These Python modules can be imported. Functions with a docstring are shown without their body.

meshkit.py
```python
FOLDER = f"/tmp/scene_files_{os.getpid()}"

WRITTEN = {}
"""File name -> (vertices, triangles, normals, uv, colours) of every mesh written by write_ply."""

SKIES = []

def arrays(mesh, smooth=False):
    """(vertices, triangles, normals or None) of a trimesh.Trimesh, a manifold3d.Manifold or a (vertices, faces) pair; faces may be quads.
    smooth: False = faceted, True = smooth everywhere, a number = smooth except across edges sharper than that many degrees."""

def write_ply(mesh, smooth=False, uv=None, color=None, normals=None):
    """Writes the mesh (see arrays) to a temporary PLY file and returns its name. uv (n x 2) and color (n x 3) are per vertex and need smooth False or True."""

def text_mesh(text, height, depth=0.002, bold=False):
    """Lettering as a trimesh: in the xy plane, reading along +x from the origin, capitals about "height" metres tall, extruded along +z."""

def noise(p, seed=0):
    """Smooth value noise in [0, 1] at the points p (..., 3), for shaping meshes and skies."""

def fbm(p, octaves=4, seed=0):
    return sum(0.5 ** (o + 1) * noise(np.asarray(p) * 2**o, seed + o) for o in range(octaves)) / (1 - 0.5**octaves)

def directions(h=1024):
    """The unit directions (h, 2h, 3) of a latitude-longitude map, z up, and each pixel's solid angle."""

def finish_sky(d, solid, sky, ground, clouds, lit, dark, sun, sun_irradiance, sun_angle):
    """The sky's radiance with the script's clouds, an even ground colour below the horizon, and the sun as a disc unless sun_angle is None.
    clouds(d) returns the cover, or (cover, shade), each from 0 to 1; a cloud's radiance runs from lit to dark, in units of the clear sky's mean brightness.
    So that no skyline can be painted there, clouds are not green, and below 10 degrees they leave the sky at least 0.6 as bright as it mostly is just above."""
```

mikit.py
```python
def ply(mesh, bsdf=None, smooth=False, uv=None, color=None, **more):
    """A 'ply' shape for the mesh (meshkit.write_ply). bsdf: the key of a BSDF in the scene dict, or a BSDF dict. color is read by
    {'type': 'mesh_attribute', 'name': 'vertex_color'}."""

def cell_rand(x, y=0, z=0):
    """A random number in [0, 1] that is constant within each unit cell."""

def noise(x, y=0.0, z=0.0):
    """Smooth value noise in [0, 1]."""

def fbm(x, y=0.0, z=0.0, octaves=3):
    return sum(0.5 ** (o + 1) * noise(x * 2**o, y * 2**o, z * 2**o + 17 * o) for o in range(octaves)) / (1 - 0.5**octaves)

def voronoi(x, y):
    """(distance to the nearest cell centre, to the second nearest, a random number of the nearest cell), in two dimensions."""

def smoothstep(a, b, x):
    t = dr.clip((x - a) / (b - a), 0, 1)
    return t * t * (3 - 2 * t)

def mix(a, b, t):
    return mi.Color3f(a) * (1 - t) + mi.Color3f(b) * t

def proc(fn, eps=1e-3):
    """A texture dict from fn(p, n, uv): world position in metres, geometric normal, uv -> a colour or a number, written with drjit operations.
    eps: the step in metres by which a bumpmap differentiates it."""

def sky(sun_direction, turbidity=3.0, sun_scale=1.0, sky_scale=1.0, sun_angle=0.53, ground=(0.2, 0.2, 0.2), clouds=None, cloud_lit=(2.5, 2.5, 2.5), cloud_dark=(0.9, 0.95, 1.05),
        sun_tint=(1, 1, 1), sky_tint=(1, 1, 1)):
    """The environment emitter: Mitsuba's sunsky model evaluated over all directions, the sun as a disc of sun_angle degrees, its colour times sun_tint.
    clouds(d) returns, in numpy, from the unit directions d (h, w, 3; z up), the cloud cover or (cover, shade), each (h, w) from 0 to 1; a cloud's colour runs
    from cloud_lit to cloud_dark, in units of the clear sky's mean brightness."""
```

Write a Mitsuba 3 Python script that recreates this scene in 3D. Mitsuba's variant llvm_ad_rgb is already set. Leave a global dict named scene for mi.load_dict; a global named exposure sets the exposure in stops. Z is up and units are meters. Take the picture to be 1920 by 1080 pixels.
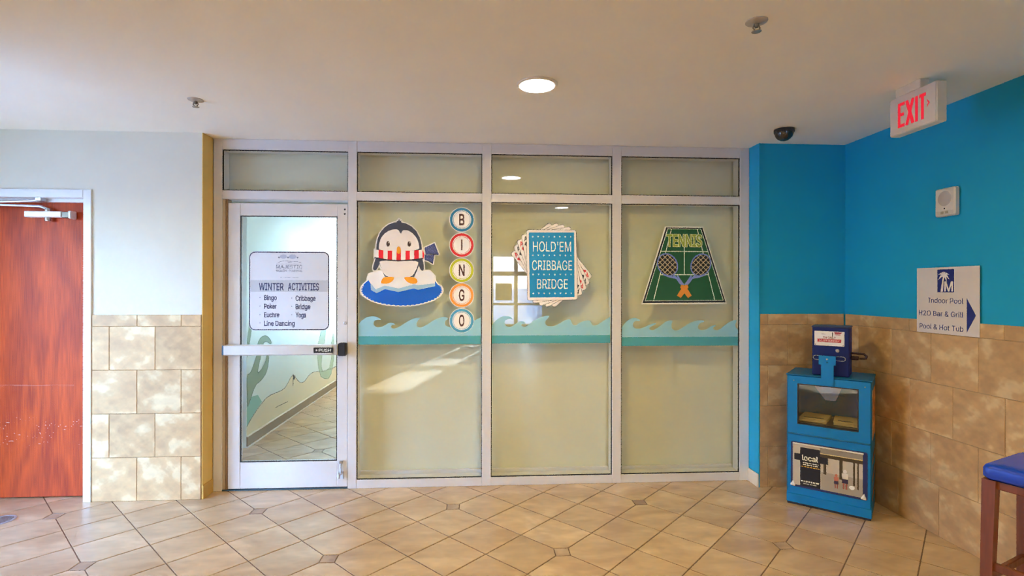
import math, random
import numpy as np, trimesh, drjit as dr, mitsuba as mi, mikit, meshkit
from shapely.geometry import Polygon, Point, LineString, MultiPolygon, box as sbox
from shapely import affinity
from shapely.ops import unary_union

random.seed(7); np.random.seed(7)
T = mi.ScalarTransform4f
scene, labels = {}, {}

# ------------------------------------------------------------------ camera, sky, exposure
FOC, YAW, ROLL, EYE = 976.67, 0.0604, 0.0016, 1.5114
_R = np.array([math.cos(YAW), -math.sin(YAW), 0]); _F = np.array([math.sin(YAW), math.cos(YAW), 0]); _U = np.array([0, 0, 1.0])
_U2 = _U * math.cos(ROLL) - _R * math.sin(ROLL)
scene['camera'] = {'type': 'perspective', 'fov': 2 * math.degrees(math.atan(960 / FOC)), 'fov_axis': 'x', 'near_clip': 0.05, 'far_clip': 200.0,
                   'to_world': T().look_at(origin=[0, 0, EYE], target=[float(_F[0]), float(_F[1]), EYE], up=[float(v) for v in _U2])}
SUN = (0.22, -1.0, 0.255)
scene['sky'] = mikit.sky(SUN, turbidity=1.2, sun_scale=150.0, sky_scale=215.0, ground=(0.22, 0.24, 0.27), sky_tint=(0.80, 0.93, 1.36), sun_tint=(0.62, 1.05, 2.4))
exposure = 0.0
LAMP = (318.0, 226.0, 84.0)          # radiance of the recessed downlights, warm

# ------------------------------------------------------------------ helpers
def lin(h):
    h = h.lstrip('#'); c = [int(h[i:i + 2], 16) / 255 for i in (0, 2, 4)]
    return [v / 12.92 if v <= 0.04045 else ((v + 0.055) / 1.055) ** 2.4 for v in c]

def rgb(h): return {'type': 'rgb', 'value': lin(h)}

def paint(h, rough=0.5, metal=0.0, spec=0.4, coat=0.0):
    key = 'mat_%s_%d_%d_%d' % (h.lstrip('#'), int(rough * 100), int(metal * 100), int(coat * 100))
    if key not in scene:
        b = {'type': 'principled', 'base_color': rgb(h), 'roughness': rough, 'metallic': metal, 'specular': spec}
        if coat: b.update(clearcoat=coat, clearcoat_gloss=0.9)
        scene[key] = {'type': 'twosided', 'bsdf': b}
    return key

def procmat(key, fn, rough=0.4, spec=0.4, bump=None, coat=0.0):
    b = {'type': 'principled', 'base_color': mikit.proc(fn), 'roughness': rough, 'specular': spec}
    if coat: b.update(clearcoat=coat, clearcoat_gloss=0.92)
    if bump is not None:
        b = {'type': 'bumpmap', 'arbitrary': mikit.proc(bump[0]), 'scale': bump[1], 'bsdf': b}
    scene[key] = {'type': 'twosided', 'bsdf': b}
    return key

def free(key):
    if key not in scene and key not in labels and not any(k.startswith(key + '__') for k in scene): return key
    n = 1
    while True:
        k = '%s_%03d' % (key, n)
        if k not in scene and k not in labels and not any(q.startswith(k + '__') for q in scene): return k
        n += 1

def put(name, mesh, mat, parent=None, smooth=False, label=None, **more):
    key = free((parent + '__' if parent else '') + name)
    if isinstance(mesh, dict): scene[key] = mesh
    else: scene[key] = mikit.ply(mesh, mat, smooth=smooth, **more)
    if label: labels[key] = {'label': label}
    return key

def tag(key, label=None, cat=None, group=None, kind=None):
    d = labels.setdefault(key, {})
    if label: d['label'] = label
    if cat: d['category'] = cat
    if group: d['group'] = group
    if kind: d['kind'] = kind
    return key

def thing(name, label, cat, group=None):
    key = free(name); return tag(key, label, cat, group)

def struct(name, label, cat):
    key = free(name); return tag(key, label, cat, kind='structure')

def bx(x0, x1, y0, y1, z0, z1, b=0.0):
    x0, x1 = sorted((x0, x1)); y0, y1 = sorted((y0, y1)); z0, z1 = sorted((z0, z1))
    if b <= 0:
        m = trimesh.creation.box((x1 - x0, y1 - y0, z1 - z0)); m.apply_translation(((x0 + x1) / 2, (y0 + y1) / 2, (z0 + z1) / 2)); return m
    b = min(b, 0.45 * min(x1 - x0, y1 - y0, z1 - z0)); p = []
    for sx, X in ((1, x0), (-1, x1)):
        for sy, Yy in ((1, y0), (-1, y1)):
            for sz, Z in ((1, z0), (-1, z1)):
                p += [(X, Yy + sy * b, Z + sz * b), (X + sx * b, Yy, Z + sz * b), (X + sx * b, Yy + sy * b, Z)]
    return trimesh.convex.convex_hull(np.array(p))

def join(*ms): return trimesh.util.concatenate([m for m in ms if m is not None])

def frame(o, ex, ey):
    ex, ey = np.array(ex, float), np.array(ey, float); M = np.eye(4)
    M[:3, 0], M[:3, 1], M[:3, 2], M[:3, 3] = ex, ey, np.cross(ex, ey), o
    return M

def flat(poly, M, n0, n1):
    polys = [g for g in getattr(poly, 'geoms', [poly]) if g.geom_type == 'Polygon' and g.area > 1e-9]
    ms = []
    for g in polys:
        m = trimesh.creation.extrude_polygon(g, n1 - n0, engine='earcut'); m.apply_translation((0, 0, n0)); ms.append(m)
    m = join(*ms); m.apply_transform(M); return m

def rrect(x0, y0, x1, y1, r): return sbox(x0 + r, y0 + r, x1 - r, y1 - r).buffer(r, quad_segs=6)

def ell(cx, cy, rx, ry, ang=0, q=10):
    return affinity.translate(affinity.rotate(affinity.scale(Point(0, 0).buffer(1, quad_segs=q), rx, ry), ang, origin=(0, 0)), cx, cy)

def text(s, M, x, y, h, w=None, n0=0.0, n1=0.0005, bold=False, align='l'):
    m = meshkit.text_mesh(s, h, n1 - n0, bold)
    x0, x1 = m.bounds[0][0], m.bounds[1][0]
    k = 1.0 if w is None else w / (x1 - x0)
    m.apply_translation((-x0, 0, n0)); m.vertices[:, 0] *= k
    wd = (x1 - x0) * k
    m.apply_translation((x - (0 if align == 'l' else wd if align == 'r' else wd / 2), y, 0))
    m.apply_transform(M); return m

def tube(pts, r, seg=8):
    pts = np.array(pts, float); ms = []
    for a, b in zip(pts[:-1], pts[1:]):
        ms.append(trimesh.creation.cylinder(r, segment=(a, b), sections=seg))
    for p in pts[1:-1]:
        s = trimesh.creation.icosphere(1, r); s.apply_translation(p); ms.append(s)
    return join(*ms)

def lathe(prof, o, axis=(0, 0, 1), n=32):
    m = trimesh.creation.revolve(np.array(prof, float), sections=n)
    m.apply_transform(trimesh.geometry.align_vectors((0, 0, 1), axis)); m.apply_translation(o); return m

def aff(px0, py0, X0, Z0, px1, py1, X1, Z1):
    kx, kz = (X1 - X0) / (px1 - px0), (Z1 - Z0) / (py1 - py0)
    f = lambda pts: [(X0 + (x - px0) * kx, Z0 + (y - py0) * kz) for x, y in pts]
    f.kx, f.kz = abs(kx), abs(kz)
    return f

def chaikin(pts, n=2, closed=True):
    p = np.array(pts, float)
    for _ in range(n):
        q = np.roll(p, -1, 0) if closed else p[1:]
        a = p if closed else p[:-1]
        r = np.stack([0.75 * a + 0.25 * q, 0.25 * a + 0.75 * q], 1).reshape(-1, 2)
        p = r if closed else np.vstack([p[:1], r, p[-1:]])
    return [tuple(v) for v in p]

fbm, nz, mix, sst = mikit.fbm, mikit.noise, mikit.mix, mikit.smoothstep
WHITE = paint('#d9d6d2', 0.35)

# ------------------------------------------------------------------ materials of the surfaces
def plaster(base, amp=0.03):
    a = np.array(lin(base))
    def fn(p, n, uv):
        k = 1 + amp * (fbm(p.x * 3, p.y * 3, p.z * 3) - 0.5) * 2
        return mi.Color3f(*[float(v) for v in a]) * k
    return fn
procmat('plaster_cream', plaster('#d8d4c6'), 0.7, 0.2)
procmat('plaster_ceiling', plaster('#e9e5d8'), 0.85, 0.1)
procmat('plaster_backing', plaster('#dedecd'), 0.8, 0.15)
procmat('plaster_yellow', plaster('#dcb96a'), 0.7, 0.2)
procmat('plaster_teal', plaster('#1b9bcd', 0.03), 0.6, 0.25)

def stone(lo, mid, hi, seed, sx, sy, sz, tone=1.0, vein=0.14):
    lo, mid, hi = lin(lo), lin(mid), lin(hi)
    def fn(p, n, uv):
        x, y, z = p.x + seed * 3.7, p.y + seed * 1.3, p.z + seed * 5.1
        w = fbm(x * 3 + 9, y * 3, z * 3, 2) * 0.5
        a = fbm(x * sx + w * 3, y * sy + w * 3, z * sz, 4)
        b = fbm(x * sx * 3.1 + 31, y * sy * 3.1, z * sz * 3.1 + w * 4, 3)
        c = mix(mix(lo, mid, sst(0.30, 0.52, a)), hi, sst(0.52, 0.70, a))
        return c * (tone * (1 - vein + 2 * vein * b))
    return fn
for k, tone in enumerate((1.0, 0.95, 1.05)):
    procmat('wall_tile_%d' % k, stone('#b38f64', '#bf9c6e', '#cfb58b', 2 + k, 10, 10, 10, tone, 0.13), 0.42, 0.35)
    procmat('floor_tile_%d' % k, stone('#b0926d', '#bca17c', '#c6ad89', 11 + k, 3.5, 8, 6, tone), 0.3, 0.45)
procmat('accent_tile', stone('#93785e', '#a58a6d', '#b29a7c', 31, 8, 8, 8), 0.4, 0.35)
scene['grout_wall'] = {'type': 'diffuse', 'reflectance': rgb('#9d8465')}

TP, TX0, TY0 = 0.309, -1.4976, 3.6178
C45 = math.sqrt(0.5)
_far = lin('#c2a98b'); _gr = lin('#6b5238')
def slab_fn(p, n, uv):
    i = ((p.x - TX0) * C45 - (p.y - TY0) * C45) / TP
    j = ((p.x - TX0) * C45 + (p.y - TY0) * C45) / TP
    di, dj = dr.abs(i - dr.round(i)), dr.abs(j - dr.round(j))
    g = dr.minimum(di, dj) < 0.011
    cy = TY0 + TP * C45 * (dr.floor(j) - dr.floor(i))
    built = (cy > 1.15) & (cy < 6.2) & (p.x < 3.2)
    col = mi.Color3f(*_far) * (0.88 + 0.24 * fbm(p.x * 4, p.y * 8, 0.0))
    return dr.select(g | built, mi.Color3f(*_gr), col)
procmat('floor_slab', slab_fn, 0.34, 0.4)

def wood(p, n, uv):
    w = fbm(p.x * 5, 0.0, p.z * 1.4, 3)
    r = dr.sin((p.x * 26 + w * 16) * 1.0) * 0.5 + 0.5
    f = nz(p.x * 260, 1.0, p.z * 9)
    t = dr.clip(0.30 * r + 0.35 * fbm(p.x * 14, 3.0, p.z * 2.6, 3) + 0.45 * f, 0, 1)
    c = mix(lin('#7c1d0b'), lin('#bd470f'), t)
    fleck = 0.55 * sst(0.84, 0.90, nz(p.x * 80, 7.0, p.z * 90)) * sst(0.36, 0.40, p.z) * (1 - sst(0.55, 0.60, p.z)) * sst(0.5, 0.62, nz(p.x * 9, 2.0, p.z * 14))
    scr = (dr.abs(p.z - 0.80 - 0.012 * nz(p.x * 3, 0.0, 4.0)) < 0.005) & (p.x < -2.92) & (nz(p.x * 14, 1.0, p.z * 160) > 0.35)
    return mix(c, lin('#d8a48e'), dr.maximum(fleck, dr.select(scr, 0.16, 0.0)))
procmat('red_wood', wood, 0.45, 0.2)

def stool_wood(p, n, uv):
    t = fbm(p.x * 60, p.y * 60, p.z * 5, 3)
    return mix(lin('#4e210b'), lin('#7c3c17'), t)
procmat('stool_wood', stool_wood, 0.35, 0.4)

scene['clear_glass'] = {'type': 'thindielectric', 'int_ior': 1.55, 'specular_transmittance': {'type': 'rgb', 'value': [0.93, 0.965, 0.935]}}
GASKET = paint('#17181c', 0.5)
DARK = paint('#1b1c22', 0.4)
CHROME = paint('#b9bec6', 0.22, 1.0)
ALU = paint('#c9cdd4', 0.3, 0.75)

# ------------------------------------------------------------------ floor
YW, YS, XR, ZC = 3.84, 3.983, 2.793, 2.616
fl = struct('floor', 'beige stone floor tiles laid diagonally with small square accents', 'floor')
put('slab', bx(-4.9, 3.1, -10.1, 11.2, -0.2, -0.003), 'floor_slab', fl)
d_ = np.array([C45, -C45]); e_ = np.array([C45, C45]); P0 = np.array([TX0, TY0])
HT = TP / 2 - 0.0032
def tile_poly(cut):
    q = Polygon([tuple(d_ * a + e_ * b) for a, b in ((-HT, -HT), (HT, -HT), (HT, HT), (-HT, HT))])
    if cut is not None:
        corner = (d_ * cut[0] + e_ * cut[1]) * TP / 2
        u = corner / np.linalg.norm(corner); L = np.linalg.norm(corner) - 0.0455; w = np.array([-u[1], u[0]])
        q = q.intersection(Polygon([tuple(u * L + w), tuple(u * L - w), tuple(-u - w), tuple(-u + w)]))
    return q
def prism(poly, z0, z1, b):
    a, c = np.array(poly.exterior.coords)[:-1], np.array(poly.buffer(-b, join_style=2).exterior.coords)[:-1]
    return trimesh.convex.convex_hull(np.vstack([np.c_[a, np.full(len(a), z0)], np.c_[a, np.full(len(a), z1 - b)], np.c_[c, np.full(len(c), z1)]]))
cuts = {None: None}
plys = {}
for cut in (None, (-1, -1), (1, -1), (1, 1), (-1, 1)):
    m = prism(tile_poly(cut), -0.006, 0.0, 0.0014)
    for k in range(3): plys[cut, k] = mikit.ply(m, 'floor_tile_%d' % k)
acc = mikit.ply(prism(sbox(-0.0395, -0.0395, 0.0395, 0.0395), -0.006, 0.0, 0.0014), 'accent_tile')
floor_zone = unary_union([sbox(-3.95, 1.15, 3.05, 4.25), sbox(-3.1, 4.0, -0.9, 6.2)])
rt = random.Random(3)
for i in range(-14, 22):
    for j in range(-16, 20):
        c = P0 + TP * ((i + 0.5) * d_ + (j + 0.5) * e_)
        if not floor_zone.contains(Point(*c)): continue
        cut = None
        for a in (0, 1):
            for b in (0, 1):
                if (i + a) % 3 == 0 and (j + b) % 3 == 0: cut = (2 * a - 1, 2 * b - 1)
        put('tile', {**plys[cut, rt.randrange(3)], 'to_world': T().translate([float(c[0]), float(c[1]), rt.uniform(-0.0004, 0.0)])}, None, fl)
for i in range(-15, 24, 3):
    for j in range(-18, 24, 3):
        c = P0 + TP * (i * d_ + j * e_)
        if floor_zone.contains(Point(*c)):
            put('accent_tile', {**acc, 'to_world': T().translate([float(c[0]), float(c[1]), -0.0003])}, None, fl)

# ------------------------------------------------------------------ ceiling and walls
put('panel', bx(-4.05, 2.95, -9.85, 11.2, ZC, ZC + 0.15), 'plaster_ceiling', struct('ceiling', 'plain off-white painted ceiling', 'ceiling'))
YP = YW + 0.006                       # painted face, the tiles stand proud of it
ZT = 4 * 0.309                        # top of the full tiles
wb = struct('wall_back', 'cream wall beside the red door with pale stone wainscot tiles', 'wall')
put('panel', bx(-2.736, -1.985, YP, 4.10, 0, ZC), 'plaster_cream', wb)
put('panel', bx(-3.753, -2.736, YP, 4.10, 2.20, ZC), 'plaster_cream', wb)
put('panel', bx(-4.05, -3.753, YP, 4.10, 0, ZC), 'plaster_cream', wb)
put('reveal', bx(-1.985, -1.979, YP - 0.002, 3.985, 0, ZC), 'plaster_yellow', wb, label='yellow side of the door recess')  # recess side is yellower than the adjoining cream wall

rw = random.Random(5)
def wall_tiles(parent, fr, rows, u0, u1, z0s, gap=0.003, depth=0.009):
    """rows: list of joint positions along u for each row; fr maps (u, z, n) to the world."""
    for r, joints in enumerate(rows):
        za, zb = z0s[r], z0s[r + 1]
        js = [u0] + [j for j in joints if u0 + 0.02 < j < u1 - 0.02] + [u1]
        for a, b in zip(js[:-1], js[1:]):
            m = bx(a + gap / 2, b - gap / 2, za + gap / 2, zb - gap / 2, 0, depth + rw.uniform(-0.0006, 0.0006), 0.0016)
            m.apply_transform(fr)
            put('cap_tile' if r == len(rows) - 1 else 'tile', m, 'wall_tile_%d' % rw.randrange(3), parent)
ZR = [0, 0.309, 0.618, 0.927, ZT, 1.318]
A, B = [-2.425, -2.123], [-2.613, -2.302]
Mb = frame((0, YP + 0.001, 0), (1, 0, 0), (0, 0, 1))
wall_tiles(wb, Mb, [A, B, A, B, A], -2.731, -1.987, ZR)
put('grout', bx(-2.733, -1.986, YP - 0.005, YP + 0.001, 0, 1.316), 'grout_wall', wb)

wp = struct('wall_back_right', 'teal painted pier right of the glazing with tan stone wainscot', 'wall')
put('panel', bx(2.113, XR + 0.15, YP, 4.30, 0, ZC), 'plaster_teal', wp)
C_, D_ = [2.185, 2.494], [2.34, 2.649]
wall_tiles(wp, Mb, [C_, D_, C_, D_, [2.185, 2.494]], 2.120, XR - 0.009, ZR)
put('grout', bx(2.122, XR - 0.006, YP - 0.005, YP + 0.001, 0, 1.316), 'grout_wall', wp)

wr = struct('wall_right', 'blue painted right wall above tan stone wainscot tiles', 'wall')
XP = XR + 0.006
put('panel', bx(XP, XP + 0.15, -9.9, YP, 0, ZC), 'plaster_teal', wr)
Mr = frame((XP + 0.001, 0, 0), (0, -1, 0), (0, 0, 1))      # u = -y
J = lambda y0, n=12: sorted(-(y0 - k * 0.309) for k in range(-4, n))
r1, r2, r3, r4 = J(3.071), J(2.92), J(3.071), J(3.013)
YT = 1.0
wall_tiles(wr, Mr, [r4, r3, r2, r1, J(3.236)], -(YW - 0.009), -YT, ZR)
put('grout', bx(XP - 0.005, XP + 0.001, YT, YW - 0.006, 0, 1.316), 'grout_wall', wr)
put('tiling', bx(XP - 0.008, XP + 0.001, -9.7, YT - 0.003, 0, 1.318), 'wall_tile_0', wr)

wl = struct('wall_left', 'cream wall with tall glazing out of frame on the left', 'wall')
XL = -3.9
GY0, GY1, GZ = 0.7, 3.2, 2.2
put('panel', bx(XL - 0.15, XL, GY1, YP, 0, ZC), 'plaster_cream', wl)
put('panel', bx(XL - 0.15, XL, -9.9, GY0, 0, ZC), 'plaster_cream', wl)
put('panel', bx(XL - 0.15, XL, GY0, GY1, GZ, ZC), 'plaster_cream', wl)
for y in np.linspace(GY0, GY1, 4): put('mullion', bx(XL - 0.1, XL, y - 0.03, y + 0.03, 0, GZ), WHITE, wl)

put('panel', bx(-2.75, -2.60, -0.6, 2.32, 0, ZC), 'plaster_cream', struct('added_shade_wall', 'added cream wall stub, unseen, shading the right side from the left glazing', 'wall'))  # unseen stub, added to cut window light falling on the right wall

wq = struct('wall_rear', 'cream rear wall with glazed entrance doors behind the camera', 'wall')
YR = -9.7
put('panel', bx(-4.05, 0.38, YR - 0.15, YR, 0, ZC), 'plaster_cream', wq)
put('panel', bx(2.2, 2.95, YR - 0.15, YR, 0, ZC), 'plaster_cream', wq)
for x0, x1 in ((0.38, 0.435), (1.14, 1.27), (2.10, 2.20)): put('door_stile', bx(x0, x1, YR - 0.1, YR - 0.05, 0, ZC), WHITE, wq)
for x0, x1 in ((0.435, 1.14), (1.27, 2.10)):
    for z0, z1 in ((0, 0.28), (0.92, 1.0), (1.93, 2.08), (2.58, ZC)): put('door_rail', bx(x0, x1, YR - 0.1, YR - 0.05, z0, z1), WHITE, wq)

t = thing('notice_board', 'plain tan notice panel on the glazed rear door, out of frame', 'notice')
put('panel', bx(0.51, 1.07, YR - 0.048, YR - 0.043, 1.09, 1.67), paint('#b9ab84', 0.7), t)
t = struct('added_sun_blocker', 'added plain grey building, out of frame, blocking sun from the right leaf of the rear doors', 'building')  # added outside block, keeps direct sun off the right door leaf
put('wall', bx(2.3, 9.0, -15.0, -13.0, -0.2, 5.0), paint('#a9adb2', 0.8), t)
put('parapet', bx(2.27, 9.0, -15.0, -12.95, 5.0, 5.15), paint('#c4c6c8', 0.7), t)
for x in (2.6, 4.2, 5.8): put('window', bx(x, x + 0.8, -13.0, -12.97, 1.1, 2.3), paint('#56646f', 0.3), t)

# ------------------------------------------------------------------ corridor behind the glass door
wc = struct('wall_corridor', 'corridor wall painted with a pale undersea mural seen through the door', 'wall')
XM = -2.2
put('panel', bx(XM - 0.15, XM, 5.05, 11.0, 0, ZC), paint('#d9e4da', 0.7), wc)
put('end_panel', bx(XM - 0.15, -0.75, 11.0, 11.15, 0, ZC), 'plaster_cream', wc)
Mm = frame((XM, 0, 0), (0, 1, 0), (0, 0, 1))
sand = [(5.06, 0.1), (5.06, 0.2), (5.095, 0.221), (5.242, 0.292), (5.416, 0.355), (5.564, 0.385), (5.761, 0.378), (5.973, 0.37), (6.085, 0.404), (6.201, 0.474), (6.307, 0.487), (6.398, 0.408), (6.501, 0.354), (6.634, 0.33), (6.745, 0.356), (6.842, 0.391), (7.071, 0.398), (7.396, 0.34), (8.065, 0.30), (9.2, 0.36), (10.9, 0.3), (10.9, 0.1)]
put('mural_sand_outline', flat(LineString(chaikin(sand[1:-1], 1, False)).buffer(0.003), Mm, 0.0008, 0.0016), paint('#6d6a5a', 0.7), wc)
put('mural_sand', flat(Polygon(chaikin(sand[1:-1], 1, False) + sand[-1:] + sand[:1]), Mm, 0.0, 0.0008), paint('#e2d6b6', 0.7), wc)
weedL = [(5.062, 0.362), (5.06, 0.592), (5.055, 0.69), (5.125, 0.688), (5.207, 0.761), (5.281, 0.867), (5.291, 0.961), (5.36, 1.013), (5.479, 1.025), (5.581, 0.985), (5.647, 0.923), (5.6, 0.921), (5.505, 0.961), (5.414, 0.948), (5.378, 0.84), (5.316, 0.73), (5.292, 0.661), (5.361, 0.679), (5.48, 0.744), (5.524, 0.837), (5.57, 0.816), (5.555, 0.71), (5.495, 0.627), (5.379, 0.579), (5.234, 0.554), (5.126, 0.433)]
weedL = chaikin(weedL, 1); weedR = [(7.183, 0.611), (7.208, 0.748), (7.326, 0.878), (7.461, 0.97), (7.567, 0.899), (7.497, 0.717), (7.395, 0.584), (7.361, 0.444), (7.409, 0.344), (7.57, 0.329), (7.738, 0.335), (7.843, 0.461), (7.842, 0.68), (7.942, 0.824), (7.982, 0.665), (7.968, 0.422), (7.844, 0.242), (7.679, 0.194), (7.5, 0.231), (7.329, 0.29), (7.236, 0.422)]
W1, W2, W3 = paint('#879c80', 0.7), paint('#b0c2a6', 0.7), paint('#5f7563', 0.7)
put('mural_seaweed', flat(Polygon(weedL), Mm, 0.0008, 0.0016), W1, wc)
put('mural_seaweed_outline', flat(Polygon(weedL).buffer(0.003).difference(Polygon(weedL).buffer(-0.003)), Mm, 0.0016, 0.0022), W3, wc)
put('mural_seaweed', flat(Polygon(weedR), Mm, 0.0008, 0.0016), W2, wc)
put('mural_seaweed_outline', flat(Polygon(weedR).buffer(0.005).difference(Polygon(weedR).buffer(-0.003)), Mm, 0.0016, 0.0022), W1, wc)
put('mural_seaweed', flat(Polygon([(5.06, 1.02), (5.10, 1.15), (5.16, 1.32), (5.20, 1.42), (5.19, 1.25), (5.15, 1.08), (5.10, 0.93), (5.06, 0.85)]), Mm, 0.0008, 0.0016), W1, wc)
put('mural_water', flat(Polygon([(5.06, 0.2), (5.24, 0.295), (5.40, 0.36), (5.30, 0.45), (5.16, 0.46), (5.06, 0.44)]), Mm, 0.0, 0.0007), paint('#8cbfae', 0.7), wc)
put('mural_mark', flat(LineString([(5.741, 0.222), (6.109, 0.208)]).buffer(0.0035), Mm, 0.0008, 0.0014), paint('#7f7a5e', 0.7), wc)
put('mural_mark', flat(LineString([(6.273, 0.491), (6.274, 0.36)]).buffer(0.005).union(Polygon([(6.27, 0.49), (6.34, 0.45), (6.32, 0.42), (6.28, 0.43)])), Mm, 0.0016, 0.0022), paint('#3a3d3a', 0.7), wc)
bc = struct('baseboard_corridor', 'taupe tile skirting with pale edges along the corridor mural', 'baseboard')
put('board', bx(XM, XM + 0.012, 5.05, 10.99, 0.012, 0.102, 0.002), paint('#8a7a62', 0.5), bc)
put('edge_strip', bx(XM, XM + 0.014, 5.05, 10.99, 0.102, 0.112), paint('#e6e2d6', 0.5), bc)
put('edge_strip', bx(XM, XM + 0.018, 5.05, 10.99, 0.0, 0.013), paint('#e6e2d6', 0.5), bc)

wn = struct('wall_partition', 'pale cream wall close behind the decorated glass panels', 'wall')
YB = 4.13
put('panel', bx(-0.955, 2.40, YB, YB + 0.12, 0, ZC), 'plaster_backing', wn)
put('panel', bx(-2.05, -0.955, YB, YB + 0.12, 2.15, ZC), 'plaster_backing', wn)
ws = struct('wall_corridor_side', 'outer corridor wall with tall openings to daylight', 'wall')
put('panel', bx(-0.95, -0.80, YB + 0.12, 6.3, 0, ZC), 'plaster_cream', ws)
put('panel', bx(-0.95, -0.80, 10.6, 11.0, 0, ZC), 'plaster_cream', ws)
put('panel', bx(-0.95, -0.80, 6.3, 10.6, 2.3, ZC), 'plaster_cream', ws)
put('panel', bx(-0.95, -0.80, 6.3, 10.6, 0, 1.15), 'plaster_cream', ws)
put('panel', bx(-3.60, -3.45, 4.1, 5.2, 2.0, ZC), 'plaster_cream', ws)
put('panel', bx(-3.60, -3.45, 4.1, 5.2, 0, 0.9), 'plaster_cream', ws)
put('panel', bx(-3.60, -2.35, 5.05, 5.2, 0, ZC), 'plaster_cream', ws)

# ------------------------------------------------------------------ left door (red)
d1 = struct('door_1', 'red stained wooden door in a white metal frame', 'door')
put('leaf', bx(-3.70, -2.790, 3.934, 3.978, 0.008, 2.134, 0.002), 'red_wood', d1)
FR = paint('#dfe1e3', 0.35)
def jamb(x0, x1, z0, z1): return bx(x0, x1, YW - 0.008, 3.99, z0, z1, 0.003)
put('frame_jamb', jamb(-2.787, -2.732, 0, 2.20), FR, d1)
put('frame_jamb', jamb(-3.758, -3.703, 0, 2.20), FR, d1)
put('frame_head', jamb(-3.703, -2.787, 2.140, 2.20), FR, d1)
put('frame_stop', bx(-3.703, -2.787, 3.90, 3.934, 2.118, 2.140), FR, d1)
cl = put('closer', bx(-3.215, -2.965, 3.872, 3.934, 2.008, 2.050, 0.004), paint('#e3e5e8', 0.3), d1, label='white door closer body on the red door')
put('end_cap', bx(-2.965, -2.905, 3.876, 3.934, 2.005, 2.047, 0.004), paint('#6f6a62', 0.4, 0.6), cl)
put('valve_plate', bx(-2.917, -2.899, 3.870, 3.93, 1.998, 2.054, 0.004), paint('#e3e5e8', 0.3), cl)
for z0, z1 in ((2.05, 2.072), (1.982, 2.008)):
    put('spindle', lathe([(0, 0), (0.017, 0), (0.019, 0.006), (0.017, z1 - z0), (0, z1 - z0)], (-3.075, 3.90, z0), n=16), CHROME, cl, smooth=40)
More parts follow.
